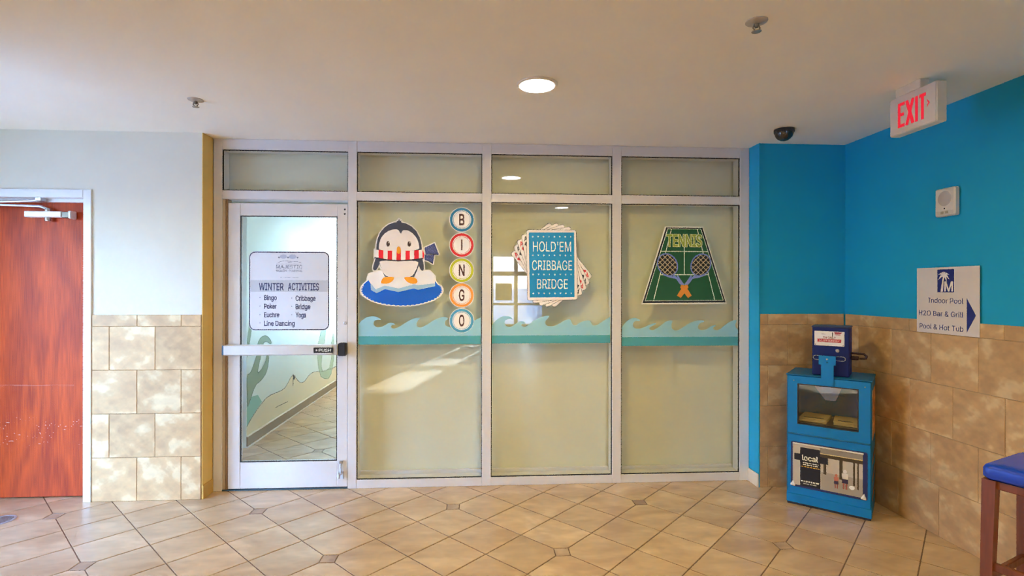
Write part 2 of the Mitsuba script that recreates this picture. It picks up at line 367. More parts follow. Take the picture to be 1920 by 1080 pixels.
put('arm', tube([(-3.075, 3.90, 2.068), (-3.115, 3.885, 2.085), (-3.62, 3.83, 2.092)], 0.009), ALU, cl, smooth=40)
put('arm', tube([(-3.62, 3.83, 2.100), (-3.25, 3.85, 2.113), (-3.10, 3.862, 2.125)], 0.008), ALU, cl, smooth=40)
put('arm_bracket', bx(-3.115, -3.075, 3.84, 3.90, 2.116, 2.150, 0.003), ALU, cl)

# ------------------------------------------------------------------ glazed storefront
YF0, YF1, YG = YS, 4.095, 3.998
w1 = struct('window_1', 'white aluminium storefront of tall glass panels with transom lights', 'window')
MULL = [(-1.975, -1.912), (-0.996, -0.930), (0.012, 0.082), (1.019, 1.091), (2.036, 2.112)]
BAYS = [(-1.912, -0.996), (-0.930, 0.012), (0.082, 1.019), (1.091, 2.036)]
SF = paint('#d6d5d7', 0.55, 0.0, 0.25)
for x0, x1 in MULL: put('mullion', bx(x0, x1, YF0, YF1, 0, ZC - 0.001, 0.002), SF, w1)
ring = lambda x0, z0, x1, z1, w: sbox(x0, z0, x1, z1).difference(sbox(x0 + w, z0 + w, x1 - w, z1 - w))
Mg = frame((0, YG - 0.004, 0), (1, 0, 0), (0, 0, 1))
def pane(x0, x1, z0, z1, parent):
    put('gasket', flat(ring(x0, z0, x1, z1, 0.005), Mg, -0.006, 0.006), GASKET, parent)
    v = np.array([(x0 + .002, YG, z0 + .002), (x1 - .002, YG, z0 + .002), (x1 - .002, YG, z1 - .002), (x0 + .002, YG, z1 - .002)])
    put('pane', (v, np.array([[0, 1, 2], [0, 2, 3]])), 'clear_glass', parent)
for k, (x0, x1) in enumerate(BAYS):
    put('head', bx(x0, x1, YF0 + 0.0015, YF1, 2.536, ZC - 0.001, 0.002), SF, w1)
    put('transom_bar', bx(x0, x1, YF0 + 0.0015, YF1, 2.168, 2.234, 0.002), SF, w1)
    pane(x0, x1, 2.234, 2.536, w1)
    if k:
        put('sill', bx(x0, x1, YF0 + 0.0015, YF1, 0, 0.065, 0.002), SF, w1)
        put('back_sill', bx(x0, x1, YF1 + 0.004, YB - 0.002, 0, 0.088, 0.002), SF, w1)
        pane(x0, x1, 0.065, 2.168, w1)

d2 = struct('door_2', 'white aluminium framed glass door with a push bar', 'door')
DX0, DX1 = -1.871, -0.999
DF, DB = YS + 0.004, YS + 0.05
put('stile', bx(DX0, -1.783, DF, DB, 0.014, 2.140, 0.002), SF, d2)
put('stile', bx(-1.075, DX1, DF, DB, 0.014, 2.140, 0.002), SF, d2)
put('top_rail', bx(-1.783, -1.075, DF + 0.001, DB, 2.046, 2.140, 0.002), SF, d2)
put('bottom_rail', bx(-1.783, -1.075, DF + 0.001, DB, 0.014, 0.211, 0.002), SF, d2)
pane(-1.783, -1.075, 0.211, 2.046, d2)
put('weather_strip', bx(-1.912, -1.893, YS + 0.012, 4.05, 0, 2.166), paint('#b7a489', 0.5), d2, label='tan weather strip in the hinge gap')
put('hinge_strip', bx(-1.889, -1.875, YS + 0.008, 4.05, 0.005, 2.166), paint('#8d6f4c', 0.4, 0.4), d2, label='bronze hinge strip')
put('threshold', bx(-1.912, -0.996, YS + 0.002, YF1, 0.0005, 0.010), paint('#3f5560', 0.4, 0.4), d2, label='dark metal threshold')
pb = put('push_bar', bx(-1.878, -1.09, DF - 0.065, DF - 0.012, 1.012, 1.090, 0.008), paint('#d7dae0', 0.28, 0.25), d2, label='silver push bar')
put('end_cap', bx(-1.888, -1.876, DF - 0.063, DF - 0.001, 1.014, 1.088, 0.006), paint('#5f86b8', 0.35, 0.4), pb)
put('latch_case', bx(-1.055, -1.000, DF - 0.055, DF, 1.004, 1.100, 0.006), DARK, pb)
put('bracket', bx(-1.09, -1.056, DF - 0.06, DF, 1.012, 1.090, 0.005), paint('#c4c8d0', 0.3, 0.4), pb)
put('bracket', bx(-1.84, -1.80, DF - 0.02, DF, 1.02, 1.08, 0.003), ALU, pb)
Mpb = frame((0, DF - 0.065, 0), (1, 0, 0), (0, 0, 1))
put('label_plate', flat(rrect(-1.228, 1.030, -1.086, 1.070, 0.004), Mpb, 0.0003, 0.0012), paint('#15161c', 0.35), pb)
put('push_lettering', text('PUSH', Mpb, -1.190, 1.039, 0.022, 0.088, 0.0012, 0.0018, True), paint('#eef0f2', 0.4), pb)
put('push_arrow', flat(Polygon([(-1.212, 1.058), (-1.196, 1.050), (-1.212, 1.042)]), Mpb, 0.0012, 0.0018), paint('#eef0f2', 0.4), pb)
for z in (2.100, 2.066): put('screw', lathe([(0, 0), (0.007, 0), (0.006, 0.003), (0, 0.004)], (-1.020, DF + 0.0005, z), (0, -1, 0), 12), DARK, d2)
put('lock_cylinder', lathe([(0, 0), (0.013, 0), (0.012, 0.006), (0.007, 0.008), (0, 0.008)], (-1.016, DF + 0.0005, 1.245), (0, -1, 0), 16), CHROME, d2, smooth=40)
put('door_stop', join(bx(-1.056, -1.030, DF - 0.018, DF + 0.0005, 0.190, 0.214, 0.003), tube([(-1.043, DF - 0.016, 0.195), (-1.041, DF - 0.020, 0.12)], 0.008),
    tube([(-1.055, DF - 0.018, 0.125), (-1.058, DF - 0.022, 0.082)], 0.008), tube([(-1.030, DF - 0.018, 0.125), (-1.024, DF - 0.022, 0.082)], 0.008), bx(-1.062, -1.024, DF - 0.026, DF + 0.0005, 0.11, 0.132, 0.003)), CHROME, d2, smooth=40, label='chrome kick-down door stop')

bb = struct('baseboard_back', 'small ochre tile skirting in the recess left of the glass door', 'baseboard')
put('board', bx(-1.979, -1.971, YW + 0.003, YS - 0.002, 0, 0.098, 0.002), paint('#c29a4c', 0.5), bb)
br = struct('baseboard_right', 'short cream skirting on the side of the teal pier', 'baseboard')
put('board', bx(2.1025, 2.1125, YW - 0.005, YS - 0.001, 0, 0.10, 0.002), paint('#d9cdb8', 0.5), br)
ps = struct('trim_1', 'lighter blue painted side of the teal pier', 'trim')
put('panel', bx(2.1125, 2.1205, YW - 0.003, YS + 0.001, 0, ZC), 'plaster_teal', ps)

# ------------------------------------------------------------------ decals on the glass
Md = frame((0, YG - 0.0012, 0), (1, 0, 0), (0, 0, 1))
L = lambda k: (0.0005 * k, 0.0005 * (k + 1))
def decal(parent, name, poly, col, layer, label=None, rough=0.45):
    return put(name, flat(poly, Md, *L(layer)), paint(col, rough), parent, label=label)

g = aff(0, 0, -0.966, 2.191, 1123, 1080, 0.078, 1.185)
pg = thing('penguin_decal', 'cartoon penguin in a striped scarf on a blue ice floe, stuck to the glass', 'decal')
P = lambda pts: Polygon(g(pts)).buffer(0)
PS = lambda pts: P(chaikin(pts))
body = P([(262, 640), (240, 590), (212, 520), (192, 430), (194, 380), (204, 330), (222, 285), (250, 247), (290, 215), (335, 198), (355, 196), (362, 182), (369, 190), (373, 168), (383, 187), (392, 180), (394, 197), (430, 205), (475, 228), (515, 268), (542, 320), (556, 375), (560, 430), (545, 520), (520, 590), (498, 640)])
flL = PS([(188, 488), (172, 540), (164, 572), (172, 588), (190, 588), (206, 562), (220, 530), (214, 490)]); flR = PS([(540, 490), (530, 525), (543, 570), (558, 590), (574, 590), (577, 560), (566, 488)])
face = PS([(214, 430), (212, 395), (220, 350), (238, 312), (268, 280), (305, 260), (345, 252), (370, 256), (380, 276), (392, 293), (398, 272), (412, 258), (450, 262), (490, 288), (520, 325), (536, 370), (542, 430)])
belly = PS([(216, 505), (222, 540), (242, 595), (268, 636), (330, 645), (420, 645), (482, 636), (508, 595), (528, 545), (536, 505)])
jag = []
for k in range(66):
    a = math.radians(20 - k / 65.0 * 220)
    r = 1.0 + (0.030 if k % 2 else -0.022) * (0.7 + 0.6 * random.random())
    jag.append((398 + 322 * math.cos(a) * r, 745 - 128 * math.sin(a) * r * (1.0 if math.sin(a) < 0 else 0.85)))
water = P(jag + [(160, 640), (400, 640), (640, 640)])
icetop = P([(122, 658), (132, 620), (205, 597), (560, 592), (622, 590), (666, 636), (668, 694), (530, 708), (495, 702), (370, 736), (262, 712), (188, 744), (145, 692)])
iceside = P([(145, 690), (188, 742), (262, 710), (370, 734), (495, 700), (530, 706), (668, 692), (668, 716), (530, 746), (495, 734), (370, 764), (262, 740), (196, 774), (150, 748)])
scarf = P([(180, 420), (280, 427), (372, 429), (470, 427), (566, 419), (576, 450), (570, 488), (470, 502), (372, 507), (280, 502), (178, 484)])
tail1 = P([(582, 402), (622, 384), (662, 364), (680, 410), (697, 455), (640, 452), (590, 456)]); tail2 = P([(582, 458), (620, 462), (660, 458), (656, 490), (648, 534), (615, 512), (584, 502)])
feet = [PS([(228, 690), (238, 660), (255, 642), (340, 638), (332, 662), (315, 682), (285, 694), (245, 697)]), PS([(412, 642), (490, 640), (518, 655), (526, 678), (516, 694), (475, 697), (445, 684), (425, 664)])]
outl = unary_union([body, flL, flR, scarf, tail1, tail2, water, icetop]).buffer(0.0085)
decal(pg, 'white_border', outl, '#f2f1f2', 0)
decal(pg, 'water', water, '#0a5fd0', 1, 'deep blue water around the floe')
decal(pg, 'ice_side', iceside, '#9cc4e8', 2)
decal(pg, 'ice_top', icetop, '#eceef8', 2)
decal(pg, 'flipper', flL, '#3b3f50', 3); decal(pg, 'flipper', flR, '#3b3f50', 3)
decal(pg, 'body', body, '#3b3f50', 4)
decal(pg, 'face', face, '#efeaec', 5); decal(pg, 'belly', belly, '#efeaec', 5)
for q in feet: decal(pg, 'foot', q, '#f0a028', 5, 'orange foot')
for cx in (287, 458):
    e = decal(pg, 'eye', Polygon(g(list(ell(cx, 372, 14, 22).exterior.coords))), '#3a2c28', 6)
    put('highlight', flat(Polygon(g(list(ell(cx + 5, 362, 4, 6).exterior.coords))), Md, *L(7)), paint('#f4f2f0', 0.4), e)
sc = decal(pg, 'scarf', scarf, '#f3eff0', 6, 'red and white striped scarf')
for x0, x1 in ((211, 249), (284, 320), (355, 391), (428, 463), (498, 535)):
    put('stripe', flat(scarf.intersection(P([(x0, 400), (x1, 400), (x1, 520), (x0, 520)])), Md, *L(7)), paint('#d81e2c', 0.45), sc)
put('knot', flat(P([(564, 418), (580, 450), (574, 492), (566, 490)]), Md, *L(7)), paint('#d81e2c', 0.45), sc)
put('fold_line', flat(LineString(g([(182, 486), (280, 504), (372, 510), (470, 504), (566, 490)])).buffer(0.0045), Md, *L(8)), paint('#2c2730', 0.5), sc)
for q in (tail1, tail2):
    t = decal(pg, 'scarf_tail', q, '#2b3570', 4, 'navy dotted scarf tail')
    x0, z0, x1, z1 = q.bounds; dots = []
    for a in range(9):
        for b in range(9):
            pt = Point(x0 + (a + 0.5 * (b % 2)) * 0.0115, z0 + b * 0.0105)
            if q.buffer(-0.005).contains(pt): dots.append(pt.buffer(0.0024, quad_segs=2))
    put('dots', flat(MultiPolygon(dots), Md, *L(5)), paint('#b9c0dd', 0.45), t)
    tag(t + '__dots', kind='stuff')
decal(pg, 'beak', Polygon(g(list(ell(373, 424, 17, 30).exterior.coords))), '#eaa02c', 9, 'orange beak')
for q in ([(590, 456), (640, 450), (697, 455), (690, 460), (640, 458)], [(584, 502), (615, 512), (648, 534), (640, 520), (612, 505)]): decal(pg, 'scarf_edge', P(q), '#20222f', 6)

BALLS = [('B', 170, '#1c6f9e'), ('I', 378, '#c4262b'), ('N', 585, '#b9be22'), ('G', 790, '#e9953a'), ('O', 998, '#4a9fca')]
names = ['topmost, blue-ringed bingo ball sticker with the letter B', 'red-ringed bingo ball sticker with the letter I', 'yellow-green bingo ball sticker with the letter N in the middle', 'orange-ringed bingo ball sticker with the letter G', 'lowest, light blue bingo ball sticker with the letter O over the waves']
for (ch, cy, col), lab in zip(BALLS, names):
    t = thing('bingo_ball_decal', lab, 'decal', 'bingo ball stickers in a column on the glass')
    (cx, cz), = g([(885, cy)])
    R = lambda r: Point(cx, cz).buffer(r * g.kx, quad_segs=14)
    decal(t, 'rim', R(103), '#f2f1f2', 0)
    decal(t, 'ring', R(97), col, 1, 'coloured ring')
    decal(t, 'inner_disc', R(77), '#f2f1f2', 2)
    decal(t, 'inner_line', R(71).difference(R(68)), col, 3)
    w = {'B': 0.040, 'I': 0.010, 'N': 0.044, 'G': 0.042, 'O': 0.040}[ch]
    put('letter', flat(sbox(cx - .0055, cz - .041, cx + .0055, cz + .042), Md, *L(3)) if ch == 'I' else text(ch, Md, cx, cz - 0.041, 0.083, w, *L(3), True, 'c'), paint('#43241f', 0.5), t)

g2 = aff(0, 0, 0.117, 2.164, 990, 1080, 1.028, 1.182)
cd = thing('playing_cards_decal', 'fan of playing cards behind a blue card reading Hold em Cribbage Bridge', 'decal')
Q = lambda pts: Polygon(g2(pts)).buffer(0)
(ccx, ccz), = g2([(470, 522)]); hw, hh = 212 * g2.kx, 296 * g2.kz
def spade(cx, cz, s, kind):
    if kind == 'heart': q = unary_union([Point(-.27, .2).buffer(.3, quad_segs=3), Point(.27, .2).buffer(.3, quad_segs=3), Polygon([(-.54, .1), (.54, .1), (0, -.62)])])
    elif kind == 'diamond': q = Polygon([(0, .6), (.42, 0), (0, -.6), (-.42, 0)])
    elif kind == 'club': q = unary_union([Point(0, .3).buffer(.27, quad_segs=3), Point(-.3, -.1).buffer(.27, quad_segs=3), Point(.3, -.1).buffer(.27, quad_segs=3), Polygon([(-.1, 0), (.1, 0), (.22, -.6), (-.22, -.6)])])
    else: q = unary_union([Point(-.27, -.15).buffer(.3, quad_segs=3), Point(.27, -.15).buffer(.3, quad_segs=3), Polygon([(-.54, -.08), (.54, -.08), (0, .62)]), Polygon([(-.08, 0), (.08, 0), (.2, -.62), (-.2, -.62)])])
    return affinity.translate(affinity.scale(q, s, s, origin=(0, 0)), cx, cz)
fan = [(39, 'heart', '#c0202c'), (29, 'spade', '#22222a'), (20, 'diamond', '#c0202c'), (10, 'club', '#22222a')]
for k, (ang, suit, col) in enumerate(fan):
    rot = lambda q: affinity.translate(affinity.rotate(q, ang, origin=(0, 0)), ccx, ccz)
    base = rrect(-hw, -hh, hw, hh, 0.016)
    c = put('card', flat(rot(base), Md, *L(2 * k)), paint('#22222a', 0.5), cd)
    put('card_face', flat(rot(base.buffer(-0.0022)), Md, *L(2 * k + 1)), paint('#f1eceb', 0.45), c)
    pips = [spade(-hw + 0.028, hh - 0.075, 0.026, suit), affinity.rotate(spade(-hw + 0.028, hh - 0.075, 0.026, suit), 180, origin=(0, 0))]
    for q in pips: put('pip', flat(rot(q), Md, 0.001 * (k + 1), 0.001 * (k + 1) + 0.0003), paint(col, 0.5), c)
    for s in (1, -1):
        tm = meshkit.text_mesh('A', 0.034, 0.0003, True); tm.apply_translation((-hw + 0.014, hh - 0.052, 0))
        M2 = Md @ np.array([[1, 0, 0, ccx], [0, 1, 0, ccz], [0, 0, 1, 0.001 * (k + 1)], [0, 0, 0, 1]]) @ trimesh.transformations.rotation_matrix(math.radians(ang + (0 if s > 0 else 180)), (0, 0, 1))
        tm.apply_transform(M2); put('index', tm, paint(col, 0.5), c)
fc = Q([(257, 226), (673, 224), (688, 815), (265, 822)]).buffer(-0.016).buffer(0.016)
f1 = put('front_card', flat(fc.buffer(0.002), Md, *L(8)), paint('#3a3a44', 0.5), cd, label='blue front card with white lettering')
put('border', flat(fc, Md, *L(9)), paint('#efeaea', 0.45), f1)
put('blue_field', flat(Q([(275, 248), (657, 245), (661, 795), (284, 798)]), Md, *L(10)), paint('#0d83c4', 0.45), f1)
for s, x0, x1, yb, ht in (("HOLD'EM", 310, 632, 408, 84), ('CRIBBAGE', 303, 640, 566, 82), ('BRIDGE', 345, 604, 724, 82)):
    (a, z), (b, _) = g2([(x0, yb), (x1, yb)])
    put('lettering', text(s, Md, a, z, ht * g2.kz, b - a, *L(11)), paint('#f4f6f8', 0.45), f1)
for yy in (282, 440, 602, 762):
    for k in range(8):
        (a, z), = g2([(308 + k * 45.7 + (yy - 282) * 0.012, yy)])
        put('suit_mark', flat(spade(a, z, 0.0125, ('spade', 'heart', 'club', 'diamond')[k % 4]), Md, *L(11)), paint('#cfe4f2', 0.45), f1)

g3 = aff(0, 0, 1.111, 2.092, 1242, 1080, 2.093, 1.262)
tn = thing('tennis_decal', 'tennis court sticker with two crossed rackets on the right glass panel', 'decal')
S3 = lambda pts: Polygon(g3(pts)).buffer(0)
Ln = lambda pts, w: LineString(g3(pts)).buffer(w * g3.kx, cap_style=2)
decal(tn, 'white_border', S3([(416, 124), (802, 124), (1048, 914), (178, 920)]), '#f0f0ee', 0)
decal(tn, 'black_edge', S3([(428, 137), (796, 137), (1034, 900), (192, 906)]), '#14171a', 1)
decal(tn, 'line_edge', S3([(441, 148), (783, 148), (1013, 880), (214, 886)]), '#e9efe6', 2)
court = S3([(446, 154), (778, 154), (1005, 874), (222, 880)])
decal(tn, 'court', court, '#164d26', 3, 'green court')
for pts in ([(482, 150), (302, 880)], [(742, 150), (922, 876)], [(372, 380), (852, 380)], [(362, 618), (862, 616)], [(611, 330), (611, 617)]): decal(tn, 'court_line', Ln(pts, 4), '#e9efe6', 4)
for s in (-1, 1):
    px = lambda x, y: (611 + s * (x - 611), y)
    cx, cy = (441, 517) if s < 0 else (778, 517)
    h_o, h_i = ell(cx, cy, 102, 122, 28 * (1 if s > 0 else -1), 14), ell(cx, cy, 90, 110, 28 * (1 if s > 0 else -1), 14)
    G3 = lambda q: Polygon(g3(list(q.exterior.coords)))
    rk = decal(tn, 'racket', G3(h_o).difference(G3(h_i)), '#7486cf', 8, 'blue racket frame')
    put('string_bed', flat(G3(h_i), Md, *L(5)), paint('#17130f', 0.5), rk)
    st = []
    for k in range(-6, 7):
        for dd in ((1, 1), (1, -1)):
            o = (cx + k * 36 / 1.0 * (0.7071 * -dd[1]), cy + k * 36 * 0.7071)
            st.append(Ln([(o[0] - dd[0] * 160, o[1] - dd[1] * 160), (o[0] + dd[0] * 160, o[1] + dd[1] * 160)], 3).intersection(G3(h_i)))
    put('strings', flat(unary_union(st), Md, *L(6)), paint('#cdb99a', 0.5), rk)
    put('throat', flat(unary_union([Ln([px(500, 628), px(530, 650), px(585, 722)], 9), Ln([px(538, 625), px(560, 660), px(605, 722)], 8), Ln([px(400, 615), px(470, 640), px(530, 650)], 9)]), Md, *L(7)), paint('#8091d8', 0.45), rk)
    put('grip', flat(S3([px(640, 718), px(655, 745), px(575, 856), px(535, 830), px(590, 745), px(580, 735)]), Md, *L(9 if s < 0 else 10)), paint('#d98b33', 0.5), rk)
(a, z), (b, _) = g3([(432, 328), (788, 328)])
ht = 118 * g3.kz
for dx, dz in ((-.004, -.003), (.004, -.003), (-.004, .003), (.004, .003)):
    put('letter_outline', text('TENNIS', Md, a + dx, z + dz, ht, b - a, *L(9), True), paint('#e4e7c4', 0.45), tn)
put('lettering', text('TENNIS', Md, a, z, ht, b - a, *L(10), True), paint('#8fa033', 0.45), tn)

WV = [
 (aff(60, 98, -0.926, 1.298, 760, 258, 0.009, 1.082), [(60, 150), (80, 125), (110, 105), (140, 98), (170, 103), (188, 115), (193, 123), (175, 118), (158, 122), (148, 135), (152, 152), (168, 162), (190, 160), (215, 150), (232, 137), (250, 135), (268, 143), (270, 148), (255, 148), (245, 155), (250, 166), (265, 170), (290, 160), (330, 135), (370, 112), (400, 107), (415, 110), (398, 122), (388, 145), (395, 160), (415, 165), (445, 150), (490, 120), (530, 105), (556, 104), (575, 115), (560, 118), (548, 135), (555, 155), (580, 162), (620, 165), (660, 155), (700, 132), (760, 105)], 60, 760, 211, 258, 'glass under the penguin'),
 (aff(810, 96, 0.079, 1.298, 1490, 258, 1.013, 1.075), [(810, 160), (830, 130), (860, 105), (890, 96), (920, 100), (936, 119), (915, 112), (893, 118), (885, 140), (900, 157), (925, 158), (950, 140), (975, 125), (1000, 130), (1004, 141), (985, 140), (980, 152), (1000, 160), (1030, 140), (1070, 112), (1110, 98), (1142, 95), (1130, 110), (1113, 130), (1120, 150), (1150, 158), (1190, 145), (1225, 122), (1258, 114), (1262, 128), (1272, 148), (1290, 152), (1310, 135), (1350, 121), (1374, 126), (1380, 148), (1400, 155), (1440, 130), (1490, 100)], 810, 1490, 206, 250, 'glass under the playing cards'),
 (aff(185, 100, 1.091, 1.281, 815, 250, 2.035, 1.061), [(185, 160), (198, 138), (215, 118), (240, 102), (265, 100), (283, 110), (286, 119), (265, 115), (248, 128), (250, 150), (270, 160), (300, 155), (330, 140), (360, 128), (376, 131), (360, 140), (337, 150), (335, 162), (355, 168), (385, 150), (420, 122), (445, 113), (463, 117), (452, 135), (455, 160), (480, 172), (510, 155), (550, 128), (590, 115), (625, 115), (631, 123), (605, 128), (593, 150), (605, 168), (640, 165), (665, 145), (690, 139), (692, 146), (676, 152), (680, 165), (705, 170), (740, 140), (780, 115), (806, 112), (800, 125), (795, 145), (803, 160), (815, 166)], 185, 815, 203, 250, 'glass under the tennis court')]
for f, top, xa, xb, ys, yb, lab in WV:
    top = chaikin(top, 1, False)
    t = thing('wave_decal', 'light blue wave sticker with teal stripe on the ' + lab, 'decal', None)
    q = Polygon(f(top + [(xb, ys), (xa, ys)])).buffer(0)
    x0, z0, x1, z1 = q.bounds
    cutb = sbox(x0 + 0.006, z0 - 1, x1 - 0.006, z1 + 1)
    decal(t, 'crests', q.intersection(cutb), '#93c9de', -1 if False else 0)
    decal(t, 'stripe', Polygon(f([(xa, ys), (xb, ys), (xb, yb), (xa, yb)])).intersection(cutb), '#4ba0ab', 0, 'teal stripe')

sg = thing('activities_sign', 'white rounded Winter Activities sign on the glass door', 'sign')
SX0, SX1, SZ0, SZ1 = -1.725, -1.134, 1.190, 1.783
Ms = frame((0, YG - 0.0012, 0), (1, 0, 0), (0, 0, 1))
SL = lambda k: (0.0006 * k, 0.0006 * (k + 1))
def sign(name, poly, col, layer): return put(name, flat(poly, Ms, *SL(layer)), paint(col, 0.4), sg)
sign('panel', rrect(SX0, SZ0, SX1, SZ1, 0.045), '#d3d8e6', 0)
sign('outline', rrect(SX0 + .004, SZ0 + .004, SX1 - .004, SZ1 - .004, 0.042).difference(rrect(SX0 + .010, SZ0 + .010, SX1 - .010, SZ1 - .010, 0.037)), '#262a48', 1)
sign('title_band', sbox(SX0 + 0.012, 1.480, SX1 - 0.012, 1.567), '#b9bfcc', 1)
h = aff(0, 0, -1.823, 1.863, 1137, 1080, -1.044, 1.113)      # the sign's own drawing grid
def sgn(s, x0, x1, yb, cap, col, name='lettering', bold=False, lay=2):
    (a, z), (b, _) = h([(x0, yb), (x1, yb)])
    put(name, text(s, Ms, a, z, cap * h.kz, b - a, *SL(lay), bold), paint(col, 0.5), sg)
sgn('WINTER', 252, 512, 534, 76, '#1d2350', 'title_lettering', True); sgn('ACTIVITIES', 560, 892, 534, 76, '#1d2350', 'title_lettering', True)
for k, (s, x1) in enumerate((('Bingo', 440), ('Poker', 440), ('Euchre', 468), ('Line Dancing', 632))): sgn(s, 306, x1, 640 + 92.5 * k, 52, '#1d2350', bold=True)
for k, (s, x1) in enumerate((('Cribbage', 855), ('Bridge', 800), ('Yoga', 752))): sgn(s, 642, x1, 648 + 90 * k, 54, '#1d2350', bold=True)
for x, ys in ((262, (612, 704, 797, 886)), (600, (618, 708, 798))):
    for y in ys:
        (a, z), = h([(x, y)]); sign('bullet', Point(a, z).buffer(0.0032, quad_segs=3), '#6a7090', 1)
sgn('MAJESTIC', 433, 712, 300, 36, '#5a6480', 'logo_lettering'); sgn('BEACH TOWERS', 433, 712, 335, 22, '#5a6480', 'logo_lettering')
H = lambda pts, w: LineString(h(pts)).buffer(w * h.kx)
sign('logo_swash', unary_union([H([(455, 236), (490, 222), (540, 216), (580, 220), (600, 230), (560, 232)], 2.2), H([(600, 226), (650, 224), (700, 236)], 1.6)]), '#6d7690', 1)
sign('logo_rule', H([(436, 252), (708, 252)], 1.2), '#8f97ad', 1)
sign('logo_line', unary_union([H([(482, 397), (492, 397)], 3), H([(512, 398), (590, 398)], 2), H([(605, 398), (670, 398)], 2)]), '#7a839c', 1)
sign('logo_crest', unary_union([Polygon(h(list(ell(510, 172, 38, 22).exterior.coords))), Polygon(h(list(ell(610, 172, 40, 24).exterior.coords)))]), '#a9b2cc', 1)
for x in (463, 560, 662): 
    (a, z), = h([(x, 182)]); sign('logo_mark', Point(a, z).buffer(0.006, quad_segs=3), '#5f6880', 2)

# ------------------------------------------------------------------ newspaper box in the corner
EX, EY = np.array([0.755, -0.656, 0]), np.array([0.656, 0.755, 0])
NB = np.eye(4); NB[:3, 0], NB[:3, 1], NB[:3, 2], NB[:3, 3] = EX / np.linalg.norm(EX), EY / np.linalg.norm(EY), (0, 0, 1), (2.160, 3.556, 0)
def nb(m): m = m.copy(); m.apply_transform(NB); return m
Mn = frame(NB[:3, 3], NB[:3, 0], (0, 0, 1))
BLUE, BLUED = paint('#0a78c0', 0.4, 0, 0.3), paint('#0a5c84', 0.45, 0, 0.3)
W_, D_n, H_ = 0.497, 0.362, 0.912
nbx = thing('newspaper_box', 'blue metal newspaper vending box standing in the tiled corner', 'newspaper box')
sh = 0.008
put('body', nb(join(bx(0, sh, 0.012, D_n, 0.015, H_), bx(W_ - sh, W_, 0.012, D_n, 0.015, H_), bx(0, W_, D_n - sh, D_n, 0.015, H_), bx(-0.004, W_ + 0.004, 0.0, D_n, H_ - 0.010, H_, 0.003), bx(0, W_, 0.012, D_n, 0.015, 0.03))), BLUED, nbx, label='darker blue box body')
put('shelf', nb(bx(sh, W_ - sh, 0.015, D_n - sh, 0.568, 0.577)), DARK, nbx)
dw = sbox(0.010, 0.500, W_ - 0.008, 0.900).difference(sbox(0.070, 0.570, 0.423, 0.848))
dr_ = put('display_door', flat(dw, Mn, -0.012, 0.006), BLUE, nbx, label='blue hinged door around the window')
put('window', nb((np.array([(0.068, 0.004, 0.568), (0.425, 0.004, 0.568), (0.425, 0.004, 0.850), (0.068, 0.004, 0.850)]), np.array([[0, 1, 2], [0, 2, 3]]))) if False else trimesh.Trimesh(np.array([(0.068, 0.004, 0.568), (0.425, 0.004, 0.568), (0.425, 0.004, 0.850), (0.068, 0.004, 0.850)]), np.array([[0, 1, 2], [0, 2, 3]]), process=False).apply_transform(NB), 'clear_glass', dr_)
put('window_gasket', flat(ring(0.068, 0.568, 0.425, 0.850, 0.006), Mn, -0.010, 0.0075), DARK, dr_)
put('hinge', nb(trimesh.creation.cylinder(0.006, segment=((0.012, -0.004, 0.497), (W_ - 0.010, -0.004, 0.497)), sections=10)), BLUED, nbx)
put('front_panel', flat(sbox(0.010, 0.070, W_ - 0.008, 0.492), Mn, -0.012, 0.0), BLUE, nbx)
put('kick_ledge', nb(trimesh.convex.convex_hull(np.array([(x, y, z) for x in (0.002, W_ - 0.002) for y, z in ((0.012, 0.085), (-0.006, 0.075), (-0.008, 0.018), (0.012, 0.015))]))), BLUE, nbx)
put('base', nb(bx(0.004, W_ - 0.004, 0.004, D_n - 0.004, 0.0, 0.016)), DARK, nbx)
for x, z in ((0.045, 0.868), (0.46, 0.868)): put('rivet', nb(lathe([(0, 0), (0.005, 0), (0.003, 0.003), (0, 0.003)], (x, -0.0055, z), (0, -1, 0), 10)), CHROME, nbx)
NAVY = paint('#1a2148', 0.5)
rkc = put('advert_card', flat(rrect(0.028, 0.128, 0.474, 0.442, 0.012), Mn, 0.0, 0.003), NAVY, nbx, label='framed advert card with a beach photo')
NL = lambda k: (0.003 + 0.0005 * k, 0.0035 + 0.0005 * k)
def ad(name, poly, col, k): return put(name, flat(poly, Mn, *NL(k)), paint(col, 0.4), rkc)
ad('photo', sbox(0.040, 0.142, 0.448, 0.426), '#bdb4a5', 0)
ad('photo_water', sbox(0.212, 0.142, 0.448, 0.262), '#a39a8a', 1)
ad('photo_sky_band', Polygon([(0.205, 0.385), (0.448, 0.392), (0.448, 0.424), (0.205, 0.424)]), '#8b8478', 1)
ad('photo_pier', unary_union([sbox(0.205, 0.362, 0.448, 0.386), sbox(0.318, 0.235, 0.336, 0.37), sbox(0.395, 0.21, 0.405, 0.37), sbox(0.418, 0.19, 0.426, 0.37), sbox(0.226, 0.25, 0.242, 0.37)]), '#40321f', 2)
ad('photo_pier_edge', sbox(0.205, 0.384, 0.448, 0.389), '#d9c48e', 3)
fig = lambda x, z, s: unary_union([ell(x, z + 0.062 * s, 0.009 * s, 0.011 * s), Polygon([(x - .017 * s, z + .05 * s), (x + .017 * s, z + .05 * s), (x + .013 * s, z + .015 * s), (x - .013 * s, z + .015 * s)])])
ad('photo_child', fig(0.300, 0.205, 0.85), '#b8694f', 3)
ad('photo_adult', fig(0.350, 0.222, 1.15), '#d9d6d6', 3)
